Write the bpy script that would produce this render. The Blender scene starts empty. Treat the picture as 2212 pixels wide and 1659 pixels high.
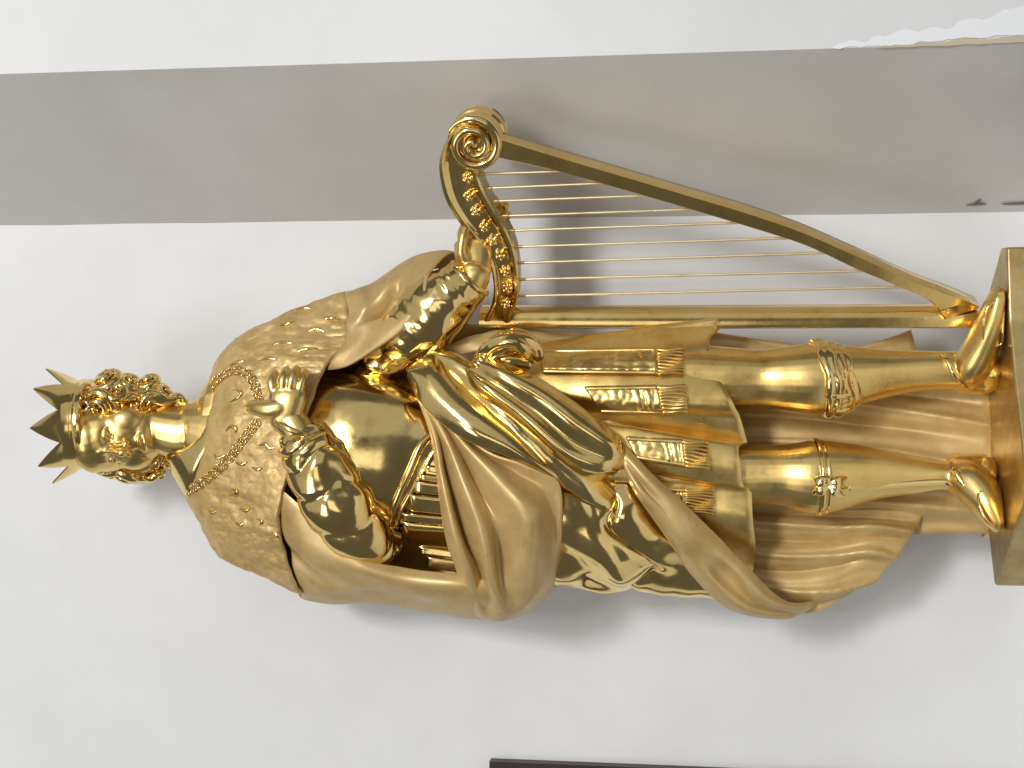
import bpy, bmesh, math, random
import numpy as np
from mathutils import Vector, Matrix
from mathutils.bvhtree import BVHTree
R = math.radians
SC = bpy.context.scene
COL = SC.collection
random.seed(7)
rng = np.random.default_rng(7)

# ------------------------------------------------------------------ camera
# working unit: 1 unit = 0.2 mm ("u"); everything is multiplied by S when it becomes a mesh
S = 0.0002
F = 2800.0                       # focal length in photo pixels (photo taken as 2212 x 1659)
PITCH = R(7.5)
D = F * math.cos(PITCH)
CAM = np.array([0.0, -D, -D * math.tan(PITCH)])
FWD = np.array([0, math.cos(PITCH), math.sin(PITCH)])
DWN = np.array([0, math.sin(PITCH), -math.cos(PITCH)])   # towards the statue's feet = photo right
RGT = np.array([1.0, 0, 0])                              # viewer's right of the standing statue = photo up
cd = bpy.data.cameras.new("camera"); co = bpy.data.objects.new("camera", cd); COL.objects.link(co)
cd.sensor_width = 36; cd.lens = 36 * F / 2212; cd.clip_start = 0.01; cd.clip_end = 100
M = Matrix.Identity(4)
for i in range(3):
    M[i][0] = DWN[i]; M[i][1] = RGT[i]; M[i][2] = -FWD[i]; M[i][3] = CAM[i] * S
co.matrix_world = M
SC.camera = co
# ------------------------------------------------------------------ world, lamps, exposure
w = bpy.data.worlds.new("World"); SC.world = w; w.use_nodes = True
bg = w.node_tree.nodes["Background"]
bg.inputs[0].default_value = (1.0, 0.98, 0.95, 1); bg.inputs[1].default_value = 0.105

def lamp(name, loc, target, sx, sy, power, col):
    l = bpy.data.lights.new(name, 'AREA'); l.shape = 'RECTANGLE'; l.size = sx; l.size_y = sy
    l.energy = power; l.color = col
    o = bpy.data.objects.new(name, l); COL.objects.link(o)
    o.location = Vector(loc) * S
    dirv = (Vector(target) - Vector(loc)).normalized()
    o.rotation_euler = dirv.to_track_quat('-Z', 'Y').to_euler()
    return o
lamp("ceiling_lamp", (1900, -6600, 3000), (0, 0, 0), 0.24, 0.20, 10.4, (1.0, 0.992, 0.98))
lamp("ceiling_lamp", (600, -6900, 3100), (0, 0, 0), 0.24, 0.20, 3.6, (1.0, 0.985, 0.965))
lamp("room_lamp", (-2900, -6200, 4300), (0, 0, 0), 0.50, 0.45, 3.4, (1.0, 0.98, 0.95))
lamp("column_glint_fill", (-1000, -6850, 500), (140, 0, 0), 0.36, 0.50, 0.65, (1.0, 0.96, 0.90))  # added lamp, placed where the harp column mirrors it
lamp("overhead_fill", (1500, -6500, 7500), (0, -300, 0), 2.4, 1.8, 4.5, (0.98, 0.99, 1.0))  # added broad fill in place of light bounced off a ceiling
lamp("right_reflection_fill", (5200, -7400, 200), (0, 0, 0), 1.5, 1.9, 3.0, (0.98, 0.99, 1.0))  # added dim panel for the polished gold to reflect, no window known
SC.view_settings.view_transform = 'Standard'
SC.view_settings.look = 'None'
SC.view_settings.exposure = 0.0
SC.view_settings.gamma = 1.0

# ------------------------------------------------------------------ maths helpers
def P(px, py, d=0.0):
    """point seen at photo pixel (px,py) lying d units in front of the statue's middle plane"""
    ray = FWD + DWN * ((px - 1106) / F) + RGT * ((829.5 - py) / F)
    t = (-d - CAM[1]) / ray[1]
    return CAM + ray * t
def ray_dir(px, py):
    r = FWD + DWN * ((px - 1106) / F) + RGT * ((829.5 - py) / F)
    return r / np.linalg.norm(r)
def cr(A, n, closed=False):
    """Catmull-Rom through the rows of A, n samples (chord-length parameter)"""
    A = np.asarray(A, float)
    k = len(A)
    if k == 2 and not closed:
        t = np.linspace(0, 1, n)[:, None]
        return A[0] * (1 - t) + A[1] * t
    if closed:
        t = np.arange(n) / n * k
        i = np.floor(t).astype(int); f = (t - i)
        p0, p1, p2, p3 = A[(i - 1) % k], A[i % k], A[(i + 1) % k], A[(i + 2) % k]
    else:
        E = np.concatenate([[2 * A[0] - A[1]], A, [2 * A[-1] - A[-2]]])
        t = np.linspace(0, k - 1, n)
        i = np.minimum(np.floor(t).astype(int), k - 2); f = (t - i)
        p0, p1, p2, p3 = E[i], E[i + 1], E[i + 2], E[i + 3]
    sh = (n,) + (1,) * (A.ndim - 1)
    f = f.reshape(sh)
    return 0.5 * (2 * p1 + (p2 - p0) * f + (2 * p0 - 5 * p1 + 4 * p2 - p3) * f ** 2 + (3 * p1 - p0 - 3 * p2 + p3) * f ** 3)
_perm = np.random.default_rng(3).permutation(256)
_perm = np.concatenate([_perm, _perm, _perm])
_grad = np.random.default_rng(4).normal(size=(256, 3)); _grad /= np.linalg.norm(_grad, axis=1)[:, None]
def noise(p, wl):
    """gradient noise, p (...,3), wavelength wl, about -0.6..0.6"""
    q = np.asarray(p, float) / wl
    i = np.floor(q).astype(int); f = q - i
    u = f * f * f * (f * (f * 6 - 15) + 10)
    i = i & 255
    out = 0
    for dx in (0, 1):
        for dy in (0, 1):
            for dz in (0, 1):
                h = _perm[_perm[_perm[(i[..., 0] + dx) & 255] + ((i[..., 1] + dy) & 255)] + ((i[..., 2] + dz) & 255)]
                g = _grad[h]
                v = (g * (f - np.array([dx, dy, dz]))).sum(-1)
                wgt = (u[..., 0] if dx else 1 - u[..., 0]) * (u[..., 1] if dy else 1 - u[..., 1]) * (u[..., 2] if dz else 1 - u[..., 2])
                out = out + v * wgt
    return out
def grid_normals(G, cu=False, cv=False):
    def grad(A, ax, c):
        if c: return (np.roll(A, -1, ax) - np.roll(A, 1, ax))
        return np.gradient(A, axis=ax)
    n = np.cross(grad(G, 0, cu), grad(G, 1, cv))
    l = np.linalg.norm(n, axis=-1, keepdims=True); l[l < 1e-9] = 1
    return n / l
def quads(nu, nv, off=0, cu=False, cv=False, flip=False):
    i = np.arange(nu if cu else nu - 1); j = np.arange(nv if cv else nv - 1)
    I, J = np.meshgrid(i, j, indexing='ij')
    I2 = (I + 1) % nu; J2 = (J + 1) % nv
    q = np.stack([I * nv + J, I2 * nv + J, I2 * nv + J2, I * nv + J2], -1).reshape(-1, 4) + off
    return (q[:, ::-1] if flip else q).tolist()
class MB:
    """collects vertices and faces of ONE mesh"""
    def __init__(s): s.v = []; s.f = []; s.n = 0
    def add(s, V, Fs):
        V = np.asarray(V, float).reshape(-1, 3)
        s.f += [[k + s.n for k in f] for f in Fs]
        s.v.append(V); s.n += len(V); return s
    def arr(s): return np.concatenate(s.v) if s.v else np.zeros((0, 3))
    def bvh(s): return BVHTree.FromPolygons([tuple(v) for v in s.arr()], s.f)

# ------------------------------------------------------------------ primitive surfaces (all in u)
def tube(mb, C, ra, rb, m=24, disp=None, exp=1.0, cap=True, ref=(0, -1, 0), wob=0.0, wl=30):
    """elliptic loft along world points C; ra: radius across, rb: radius along ref"""
    C = np.asarray(C, float); n = len(C)
    ra = np.broadcast_to(np.asarray(ra, float), (n,)); rb = np.broadcast_to(np.asarray(rb, float), (n,))
    T = np.gradient(C, axis=0); T /= np.maximum(np.linalg.norm(T, axis=1), 1e-9)[:, None]
    ref = np.asarray(ref, float)
    B = ref[None] - T * (T @ ref)[:, None]
    bl = np.linalg.norm(B, axis=1)
    alt = np.array([0, 0, 1.0]); B2 = alt[None] - T * (T @ alt)[:, None]
    B = np.where((bl < 0.15)[:, None], B2, B); B /= np.linalg.norm(B, axis=1)[:, None]
    N = np.cross(T, B)
    th = np.arange(m) / m * 2 * math.pi
    c, s = np.cos(th), np.sin(th)
    if exp != 1.0:
        c = np.sign(c) * np.abs(c) ** exp; s = np.sign(s) * np.abs(s) ** exp
    if cap:                                                # rounded ends
        k = 5; a = np.linspace(0, math.pi / 2, k + 1)[:-1]
        r0 = min(ra[0], rb[0]); r1 = min(ra[-1], rb[-1])
        C = np.concatenate([[C[0] - T[0] * r0 * math.cos(x) * 0.8 for x in a], C, [C[-1] + T[-1] * r1 * math.cos(x) * 0.8 for x in a[::-1]]])
        f0 = np.maximum(np.sin(a), 0.02)
        ra = np.concatenate([ra[0] * f0, ra, ra[-1] * f0[::-1]]); rb = np.concatenate([rb[0] * f0, rb, rb[-1] * f0[::-1]])
        N = np.concatenate([np.repeat(N[:1], k, 0), N, np.repeat(N[-1:], k, 0)]); B = np.concatenate([np.repeat(B[:1], k, 0), B, np.repeat(B[-1:], k, 0)])
        n = len(C)
    radial = N[:, None] * (ra[:, None] * c)[..., None] + B[:, None] * (rb[:, None] * s)[..., None]
    G = C[:, None] + radial
    if disp is not None:
        u = np.linspace(0, 1, n)[:, None]
        dd = disp(u, th[None])
        ln = np.linalg.norm(radial, axis=-1, keepdims=True)
        G = G + radial / np.maximum(ln, 1e-6) * np.broadcast_to(dd, (n, m))[..., None]
    if wob: G = G + grid_normals(G, False, True) * (noise(G, wl) * wob)[..., None]
    mb.add(G, quads(n, m, 0, False, True))
    o = mb.n - n * m
    mb.f.append([o + j for j in range(m)][::-1] if False else [o + j for j in range(m)])
    mb.f.append([o + (n - 1) * m + j for j in range(m)][::-1])
    return mb
def ptube(mb, rows, n=40, **kw):
    """rows: (px, py, d, ra, rb) control points"""
    A = np.array([[*P(r[0], r[1], r[2]), r[3], r[4] if len(r) > 4 else r[3]] for r in rows])
    A = cr(A, n)
    return tube(mb, A[:, :3], np.maximum(A[:, 3], 0.2), np.maximum(A[:, 4], 0.2), **kw)
def ellipsoid(mb, c, r, rot=None, nu=14, nv=20):
    a = np.linspace(0.02, math.pi - 0.02, nu)[:, None]; b = np.arange(nv)[None] / nv * 2 * math.pi
    G = np.stack([np.sin(a) * np.cos(b), np.sin(a) * np.sin(b), np.cos(a) + 0 * b], -1) * np.asarray(r, float)
    if rot is not None: G = G @ np.asarray(rot).T
    G = G + np.asarray(c)
    k = mb.n
    mb.add(G, quads(nu, nv, 0, False, True))
    mb.f.append([k + j for j in range(nv)][::-1]); mb.f.append([k + (nu - 1) * nv + j for j in range(nv)])
    return mb
def grid_surf(rows, nu, nv, cyc=False):
    A = np.array([[P(*q) for q in r] for r in rows])       # (ru, rv, 3)
    A = cr(A, nu)
    A = np.swapaxes(cr(np.swapaxes(A, 0, 1), nv, cyc), 0, 1)
    return A
def sheet(mb, rows, T=6.0, nu=60, nv=60, disp=None, cyc=False, wob=0.0, wl=40, edge=0.06, G=None):
    """cloth of thickness T with rounded rims through control rows of (px,py,d)"""
    if G is None: G = grid_surf(rows, nu, nv, cyc)
    nu, nv = G.shape[:2]
    u = np.linspace(0, 1, nu)[:, None]; v = (np.arange(nv) / (nv if cyc else nv - 1))[None]
    N = grid_normals(G, False, cyc)
    # make normals face the camera on average
    if (N * (CAM - G)).sum(-1).mean() < 0: N = -N
    if disp is not None: G = G + N * np.broadcast_to(disp(u, v, G), (nu, nv))[..., None]
    if wob: G = G + N * (noise(G, wl) * wob)[..., None]
    N = grid_normals(G, False, cyc)
    if (N * (CAM - G)).sum(-1).mean() < 0: N = -N
    def ww(x):
        k = np.clip((np.abs(2 * x - 1) - (1 - 2 * edge)) / (2 * edge), 0, 1)
        return np.sqrt(np.maximum(1 - k * k, 0))
    W = ww(u) * (1 if cyc else ww(v)) * np.ones((nu, nv))
    Fr = G + N * (W * T / 2)[..., None]; Bk = G - N * (W * T / 2)[..., None]
    o = mb.n
    mb.add(Fr, quads(nu, nv, 0, False, cyc))
    mb.add(Bk, quads(nu, nv, 0, False, cyc, True))
    return mb
def torus(mb, c, nrm, r, rr, n=24, m=8, sq=1.0, upv=(0, 0, 1)):
    nrm = np.asarray(nrm, float); nrm /= np.linalg.norm(nrm)
    a = np.asarray(upv, float); a = a - nrm * (a @ nrm)
    if np.linalg.norm(a) < 1e-3: a = np.array([1.0, 0, 0]) - nrm * nrm[0]
    a /= np.linalg.norm(a); b = np.cross(nrm, a)
    t = np.arange(n) / n * 2 * math.pi; s = np.arange(m) / m * 2 * math.pi
    rad = a * np.cos(t)[:, None] + b * sq * np.sin(t)[:, None]
    G = np.asarray(c) + rad[:, None] * (r + rr * np.cos(s))[None, :, None] + nrm * (rr * np.sin(s))[None, :, None]
    mb.add(G, quads(n, m, 0, True, True)); return mb

# ------------------------------------------------------------------ objects
def fix_normals(me):
    bm = bmesh.new(); bm.from_mesh(me); bmesh.ops.recalc_face_normals(bm, faces=bm.faces); bm.to_mesh(me); bm.free()
def mesh_of(name, V, Fs, mat, smooth=True, fix=True):
    me = bpy.data.meshes.new(name)
    me.from_pydata((np.asarray(V) * S).tolist(), [], [list(f) for f in Fs])
    me.validate()
    if fix: fix_normals(me)
    if smooth: me.polygons.foreach_set('use_smooth', [True] * len(me.polygons))
    if mat: me.materials.append(mat)
    me.update(); return me
def tag(o, label=None, cat=None, group=None, kind=None):
    for k, v in (('label', label), ('category', cat), ('group', group), ('kind', kind)):
        if v: o[k] = v
    return o
ROOT = None; ROOTW = np.zeros(3)
def part(name, mb, mat, parent=None, smooth=True, label=None, sharp=None):
    o = bpy.data.objects.new(name, mesh_of(name, mb.arr() - ROOTW, mb.f, mat, smooth))
    COL.objects.link(o); o.parent = parent or ROOT
    if label: o['label'] = label
    if sharp: 
        try: o.data.set_sharp_from_angle(angle=R(sharp))
        except Exception: pass
    return o
def struct(name, mb, mat, smooth=False):
    o = bpy.data.objects.new(name, mesh_of(name, mb.arr(), mb.f, mat, smooth)); COL.objects.link(o); o['kind'] = 'structure'
    if smooth: o.data.set_sharp_from_angle(angle=R(25))
    return o
def remesh(mb, voxel, smooth_it=4, fac=0.5):
    """blend overlapping closed shapes into one continuous surface"""
    me = mesh_of("tmp", mb.arr(), mb.f, None, True)
    o = bpy.data.objects.new("tmp", me); COL.objects.link(o)
    r = o.modifiers.new("r", 'REMESH'); r.mode = 'VOXEL'; r.voxel_size = voxel * S; r.use_smooth_shade = True
    s = o.modifiers.new("s", 'SMOOTH'); s.factor = fac; s.iterations = smooth_it
    dg = bpy.context.evaluated_depsgraph_get(); dg.update()
    m2 = bpy.data.meshes.new_from_object(o.evaluated_get(dg))
    bpy.data.objects.remove(o)
    n = len(m2.vertices); V = np.empty(n * 3); m2.vertices.foreach_get('co', V); V = V.reshape(-1, 3) / S
    Fs = [list(p.vertices) for p in m2.polygons]
    bpy.data.meshes.remove(m2)
    out = MB(); out.add(V, Fs); return out

# ------------------------------------------------------------------ materials
def nodes(name):
    m = bpy.data.materials.new(name); m.use_nodes = True
    nt = m.node_tree; b = nt.nodes["Principled BSDF"]; return m, nt, b
def nnode(nt, scale, detail=4, rough=0.55, vec=None):
    t = nt.nodes.new("ShaderNodeTexNoise"); t.inputs["Scale"].default_value = scale; t.inputs["Detail"].default_value = detail; t.inputs["Roughness"].default_value = rough
    if vec is None:
        tc = nt.nodes.new("ShaderNodeTexCoord"); nt.links.new(tc.outputs["Object"], t.inputs["Vector"])
    else: nt.links.new(vec, t.inputs["Vector"])
    return t.outputs["Fac"]
def ramp(nt, fac, stops):
    r = nt.nodes.new("ShaderNodeValToRGB"); nt.links.new(fac, r.inputs[0])
    el = r.color_ramp.elements
    while len(el) < len(stops): el.new(0.5)
    for e, (p, c) in zip(el, stops):
        e.position = p; e.color = (*c, 1) if len(c) == 3 else c
    return r.outputs[0]
def mrange(nt, fac, a, b, lo=0.3, hi=0.7):
    m = nt.nodes.new("ShaderNodeMapRange"); nt.links.new(fac, m.inputs[0])
    m.inputs[1].default_value = lo; m.inputs[2].default_value = hi; m.inputs[3].default_value = a; m.inputs[4].default_value = b
    return m.outputs[0]
def bump(nt, b, fac, strength, dist):
    n = nt.nodes.new("ShaderNodeBump"); n.inputs["Strength"].default_value = strength; n.inputs["Distance"].default_value = dist
    nt.links.new(fac, n.inputs["Height"])
    nt.links.new(n.outputs[0], b.inputs["Normal"]); return n
def gold(name, c1, c2, r1, r2, metal, bstr, bscale, coat=0.0, nscale=90, bdist=0.0006, fine=None):
    m, nt, b = nodes(name)
    f = nnode(nt, nscale, 9, 0.68)
    c0 = (c1[0] * 0.80, c1[1] * 0.74, c1[2] * 0.66)
    nt.links.new(ramp(nt, f, [(0.30, c0), (0.45, c1), (0.68, c2)]), b.inputs["Base Color"])
    nt.links.new(mrange(nt, nnode(nt, nscale * 1.7, 6, 0.65), r1, r2), b.inputs["Roughness"])
    b.inputs["Metallic"].default_value = metal
    if coat:
        b.inputs["Coat Weight"].default_value = coat; b.inputs["Coat Roughness"].default_value = 0.12; b.inputs["Coat Tint"].default_value = (1, .93, .75, 1)
    bn = bump(nt, b, nnode(nt, bscale, 4, 0.5), bstr, bdist)
    if fine:
        n2 = nt.nodes.new("ShaderNodeBump"); n2.inputs["Strength"].default_value = fine[0]; n2.inputs["Distance"].default_value = 0.0002
        nt.links.new(nnode(nt, fine[1], 3, 0.6), n2.inputs["Height"]); nt.links.new(n2.outputs[0], bn.inputs["Normal"])
    return m
G_POL = gold("burnished_gold", (0.89, 0.65, 0.25), (0.95, 0.735, 0.33), 0.07, 0.22, 1.0, 0.08, 220, nscale=60, fine=(0.06, 1300))
G_SAT = gold("satin_gold", (0.87, 0.62, 0.22), (0.93, 0.70, 0.29), 0.25, 0.40, 1.0, 0.07, 200, nscale=60, fine=(0.07, 1500))
G_MAT = gold("matte_gold", (0.55, 0.385, 0.155), (0.66, 0.485, 0.225), 0.34, 0.52, 0.32, 0.12, 180, coat=0.10, nscale=50)
G_FUR = gold("chased_gold", (0.54, 0.37, 0.14), (0.66, 0.475, 0.215), 0.36, 0.54, 0.32, 0.40, 420, coat=0.12, nscale=120, fine=(0.30, 1300))
G_BRS = gold("brushed_gold", (0.86, 0.60, 0.21), (0.92, 0.68, 0.28), 0.12, 0.22, 1.0, 0.03, 350, nscale=60, fine=(0.04, 1500))
G_PLI = gold("plinth_gold", (0.56, 0.42, 0.19), (0.68, 0.53, 0.27), 0.30, 0.44, 1.0, 0.10, 300)
G_STR = gold("string_gold", (0.94, 0.80, 0.50), (0.98, 0.87, 0.60), 0.40, 0.5, 0.9, 0.02, 350)
def plaster(name, c1, c2):
    m, nt, b = nodes(name)
    f = nnode(nt, 9, 6, 0.6)
    nt.links.new(ramp(nt, f, [(0.35, c1), (0.65, c2)]), b.inputs["Base Color"])
    b.inputs["Roughness"].default_value = 0.62
    bump(nt, b, nnode(nt, 60, 6, 0.65), 0.18, 0.0012)
    return m
W_MAT = plaster("white_paint", (0.70, 0.705, 0.71), (0.775, 0.78, 0.785))
W_SHADE = plaster("shaded_white_paint", (0.58, 0.565, 0.545), (0.66, 0.65, 0.635))  # white paint darkened so the side wall's shade sits in its colour
W_NEW = plaster("fresh_white_filler", (0.82, 0.84, 0.86), (0.87, 0.89, 0.91))
W_TAN = plaster("bare_buff_plaster", (0.50, 0.42, 0.28), (0.60, 0.52, 0.38))
def plain(name, c, r=0.5, metal=0.0):
    m, nt, b = nodes(name)
    f = nnode(nt, 200, 5, 0.6)
    nt.links.new(ramp(nt, f, [(0.3, tuple(x * 0.7 for x in c)), (0.7, c)]), b.inputs["Base Color"])
    b.inputs["Roughness"].default_value = r; b.inputs["Metallic"].default_value = metal
    bump(nt, b, f, 0.2, 0.0004); return m
D_WOOD = plain("dark_stained_wood", (0.035, 0.018, 0.02), 0.4)
D_CHIP = plain("grey_chip", (0.22, 0.21, 0.20), 0.8)

# ------------------------------------------------------------------ the setting
WB, WN = 260.0, 170.0
cornT, cornB = P(0, 487, -WB), P(2212, 458, -WB)
nearT, nearB = P(0, 160, WN), P(2212, 92, WN)
def ext(a, b, z):                                        # point of line a-b at height z
    t = (z - a[2]) / (b[2] - a[2]); return a + (b - a) * t
ZT, ZB = 2200.0, -1500.0
def wav(z, k): return noise(np.stack([z * 0 + 7.3 + 40 * k, z * 0, z], -1), 330) * 3 + noise(np.stack([z * 0 + k * 40, z * 0 + 3, z], -1), 90) * 1.0
def wall(name, a0, a1, b0, b1, mat, nu=240, nv=40, amp=2.0, ka=None, kb=None):
    mb = MB()
    u = np.linspace(0, 1, nu)[:, None, None]; v = np.linspace(0, 1, nv)[None, :, None]
    G = (a0 * (1 - u) + a1 * u) * (1 - v) + (b0 * (1 - u) + b1 * u) * v
    if ka is not None: G[..., 0] += wav(G[..., 2], ka) * (1 - v[..., 0]) ** 12
    if kb is not None: G[..., 0] += wav(G[..., 2], kb) * v[..., 0] ** 12
    n = np.cross(a1 - a0, b0 - a0); n /= np.linalg.norm(n)
    if n[1] > 0: n = -n
    wgt = np.minimum(1, np.minimum(v, 1 - v) * 8)
    G = G + n * (noise(G, 260) * amp)[..., None] * wgt
    mb.add(G, quads(nu, nv)); 
    Bk = np.stack([a0, a1, b1, b0]) - n * 60
    o = mb.n; mb.add(Bk, [[0, 1, 2, 3]])
    idx = lambda i, j: i * nv + j
    e = [[idx(i, 0) for i in range(nu)], [idx(nu - 1, j) for j in range(nv)], [idx(i, nv - 1) for i in range(nu)][::-1], [idx(0, j) for j in range(nv)][::-1]]
    bc = [o, o + 1, o + 2, o + 3]
    for k in range(4): mb.f.append(e[k] + [bc[(k + 1) % 4], bc[k]])
    return struct(name, mb, mat, True)
c0, c1 = ext(cornT, cornB, ZT), ext(cornT, cornB, ZB)
n0, n1 = ext(nearT, nearB, ZT), ext(nearT, nearB, ZB)
wall("back_wall", c0, c1, np.array([-2600, WB, ZT]), np.array([-2600, WB, ZB]), W_MAT, amp=1.0, ka=1)
wall("side_wall", n0, n1, c0, c1, W_SHADE, amp=2.5, kb=1)
wall("front_wall", np.array([2400, -WN, ZT]), np.array([2400, -WN, ZB]), n0, n1, W_MAT, amp=2.0)

# ------------------------------------------------------------------ the statuette
PLZ = P(2172, 620, 120)[2]                                # height of the plinth's top
ROOTW = np.array([-60.0, -60.0, PLZ - 130])
ROOT = bpy.data.objects.new("statuette", None); COL.objects.link(ROOT); ROOT.location = ROOTW * S
tag(ROOT, "gilded statuette of a crowned king in a draped cloak holding a harp", "statuette")
def floor_pt(px, py):                                     # where a pixel's ray meets the plinth's top
    r = ray_dir(px, py); t = (PLZ - CAM[2]) / r[2]; return CAM + r * t
# shelf below the plinth
mb = MB(); z = PLZ - 130
X0, X1 = -2600, c1[0] + 60
V = np.array([[X0, WB, z], [X1, WB, z], [X1, -1500, z], [X0, -1500, z]]); 
mb.add(np.concatenate([V, V - [0, 0, 60]]), [[0, 1, 2, 3], [7, 6, 5, 4], [0, 4, 5, 1], [1, 5, 6, 2], [2, 6, 7, 3], [3, 7, 4, 0]])
struct("shelf", mb, W_MAT)
# plinth: polygonal slab
pts = [floor_pt(*q) for q in ((2162, 536), (2175, 534), (2180, 690), (2190, 800), (2206, 945), (2217, 1050), (2211, 1090), (2152, 1265), (2148, 1263), (2135, 1150))]
pts = [np.array([p[0], p[1]]) for p in pts]
pts += [np.array([-330, 90.]), np.array([-60, 130.]), np.array([160, 60.])]
bm = bmesh.new()
vs = [bm.verts.new((*(np.array([p[0], p[1], PLZ]) - ROOTW) * 1.0,)) for p in pts]
f = bm.faces.new(vs); r_ = bmesh.ops.extrude_face_region(bm, geom=[f])
for v in r_['geom']:
    if isinstance(v, bmesh.types.BMVert): v.co.z -= 130
bmesh.ops.recalc_face_normals(bm, faces=bm.faces)
bmesh.ops.bevel(bm, geom=list(bm.edges), offset=4, segments=3, affect='EDGES', profile=0.5)
bmesh.ops.scale(bm, vec=(S, S, S), verts=bm.verts)
me = bpy.data.meshes.new("plinth"); bm.to_mesh(me); bm.free(); me.materials.append(G_PLI)
pl = bpy.data.objects.new("plinth", me); COL.objects.link(pl); pl.parent = ROOT

# ---- body: head, neck, torso core, arms, hands, legs and feet blended into one surface
HC = P(248, 942, 22)                                      # head centre
def rotm(yaw, pitch, roll):
    cy, sy = math.cos(yaw), math.sin(yaw); cp, sp = math.cos(pitch), math.sin(pitch); cl, sl = math.cos(roll), math.sin(roll)
    Ry = np.array([[cy, -sy, 0], [sy, cy, 0], [0, 0, 1]])            # about Z
    Rx = np.array([[1, 0, 0], [0, cp, -sp], [0, sp, cp]])            # about X
    Rl = np.array([[cl, 0, sl], [0, 1, 0], [-sl, 0, cl]])            # about Y
    return Rl @ Ry @ Rx
HR = rotm(R(-25), R(15), R(-4))
def H(r, u, o): return HC + HR @ (np.array([r, -o, u]) * 1.05)     # head frame: right, up, out of the face
def hell(mb, c, rad): ellipsoid(mb, H(*c), np.array((rad[0], rad[2], rad[1])) * 1.05, HR, 18, 26)
def htube(mb, pts, n=16, m=12):
    A = cr(np.array([[*H(p[0], p[1], p[2]), p[3] * 1.05] for p in pts]), n); tube(mb, A[:, :3], A[:, 3], A[:, 3], m=m)
hb = MB()
hell(hb, (0, 24, -18), (80, 88, 88))
hell(hb, (0, -18, 8), (71, 92, 57))
hell(hb, (0, -60, 13), (60, 50, 47))
hell(hb, (0, -97, 38), (25, 18, 22))
hell(hb, (0, 46, 24), (64, 42, 46))
hell(hb, (0, -60, 34), (38, 34, 29))
for s in (-1, 1): hell(hb, (s * 36, -36, 24), (38, 42, 32))
htube(hb, [(0, 24, 60, 12), (0, 4, 64, 11), (0, -16, 72, 12), (0, -28, 78, 13)])
ptube(hb, [(290, 915, -15, 62, 66), (345, 925, -5, 58, 62), (400, 936, -4, 65, 64), (430, 932, -8, 76, 72), (480, 950, 0, 110, 80)], 30)
# torso core and arms (mostly under the clothes)
bb = MB()
ptube(bb, [(470, 950, 0, 150, 70), (620, 960, 0, 150, 85), (800, 975, 0, 150, 90), (960, 1000, 0, 150, 90), (1150, 960, 10, 175, 90), (1330, 930, 15, 170, 85)], 40)
ptube(bb, [(540, 1070, -20, 60, 50), (640, 1150, -10, 56, 50), (790, 1175, 60, 52, 55), (700, 1050, 140, 46, 46), (645, 935, 158, 36, 32), (612, 900, 160, 33, 24)], 50)
ptube(bb, [(560, 840, -30, 60, 40), (700, 760, -10, 40, 36), (860, 740, 60, 46, 46), (960, 660, 95, 44, 44), (1018, 605, 104, 36, 34), (1024, 585, 104, 34, 30)], 50)
# right hand, laid on the chest
ptube(bb, [(612, 915, 162, 28, 22), (616, 890, 166, 36, 22), (620, 862, 168, 40, 20), (622, 846, 166, 38, 17)], 24)
def finger(rows, r0, r1, n=22):
    k = len(rows)
    ptube(bb, [(*q, r0 + (r1 - r0) * i / (k - 1)) for i, q in enumerate(rows)], n, m=14)
finger([(600, 858, 164), (588, 834, 170), (588, 818, 164), (594, 806, 150)], 11.5, 9)
finger([(612, 850, 168), (611, 826, 174), (614, 810, 168), (619, 799, 155)], 11.5, 9)
finger([(628, 850, 168), (630, 826, 174), (635, 808, 168), (641, 797, 155)], 11.5, 9)
finger([(645, 852, 164), (650, 832, 168), (656, 816, 162), (661, 804, 150)], 10.5, 8)
finger([(622, 876, 160), (602, 882, 170), (580, 884, 172), (560, 882, 166), (544, 879, 156)], 26, 15)
# left hand, closing on the harp's neck
ptube(bb, [(1024, 602, 100, 33, 30), (1024, 580, 100, 37, 26), (1022, 552, 98, 40, 22), (1018, 525, 92, 38, 19)], 24)
finger([(1002, 530, 92), (1000, 502, 78), (1020, 470, 50), (1048, 446, 42), (1070, 432, 52)], 12, 10)
finger([(1012, 525, 90), (1012, 498, 70), (1040, 472, 40), (1070, 456, 42), (1092, 444, 54)], 12, 10)
finger([(1024, 525, 86), (1030, 504, 64), (1058, 486, 40), (1084, 472, 46), (1097, 464, 60)], 11.5, 9.5)
finger([(1040, 530, 84), (1052, 512, 62), (1072, 498, 42), (1088, 490, 48), (1096, 484, 56)], 10.5, 9)
finger([(1010, 568, 114), (998, 545, 124), (1000, 518, 128), (1004, 497, 124)], 13, 10)
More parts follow.
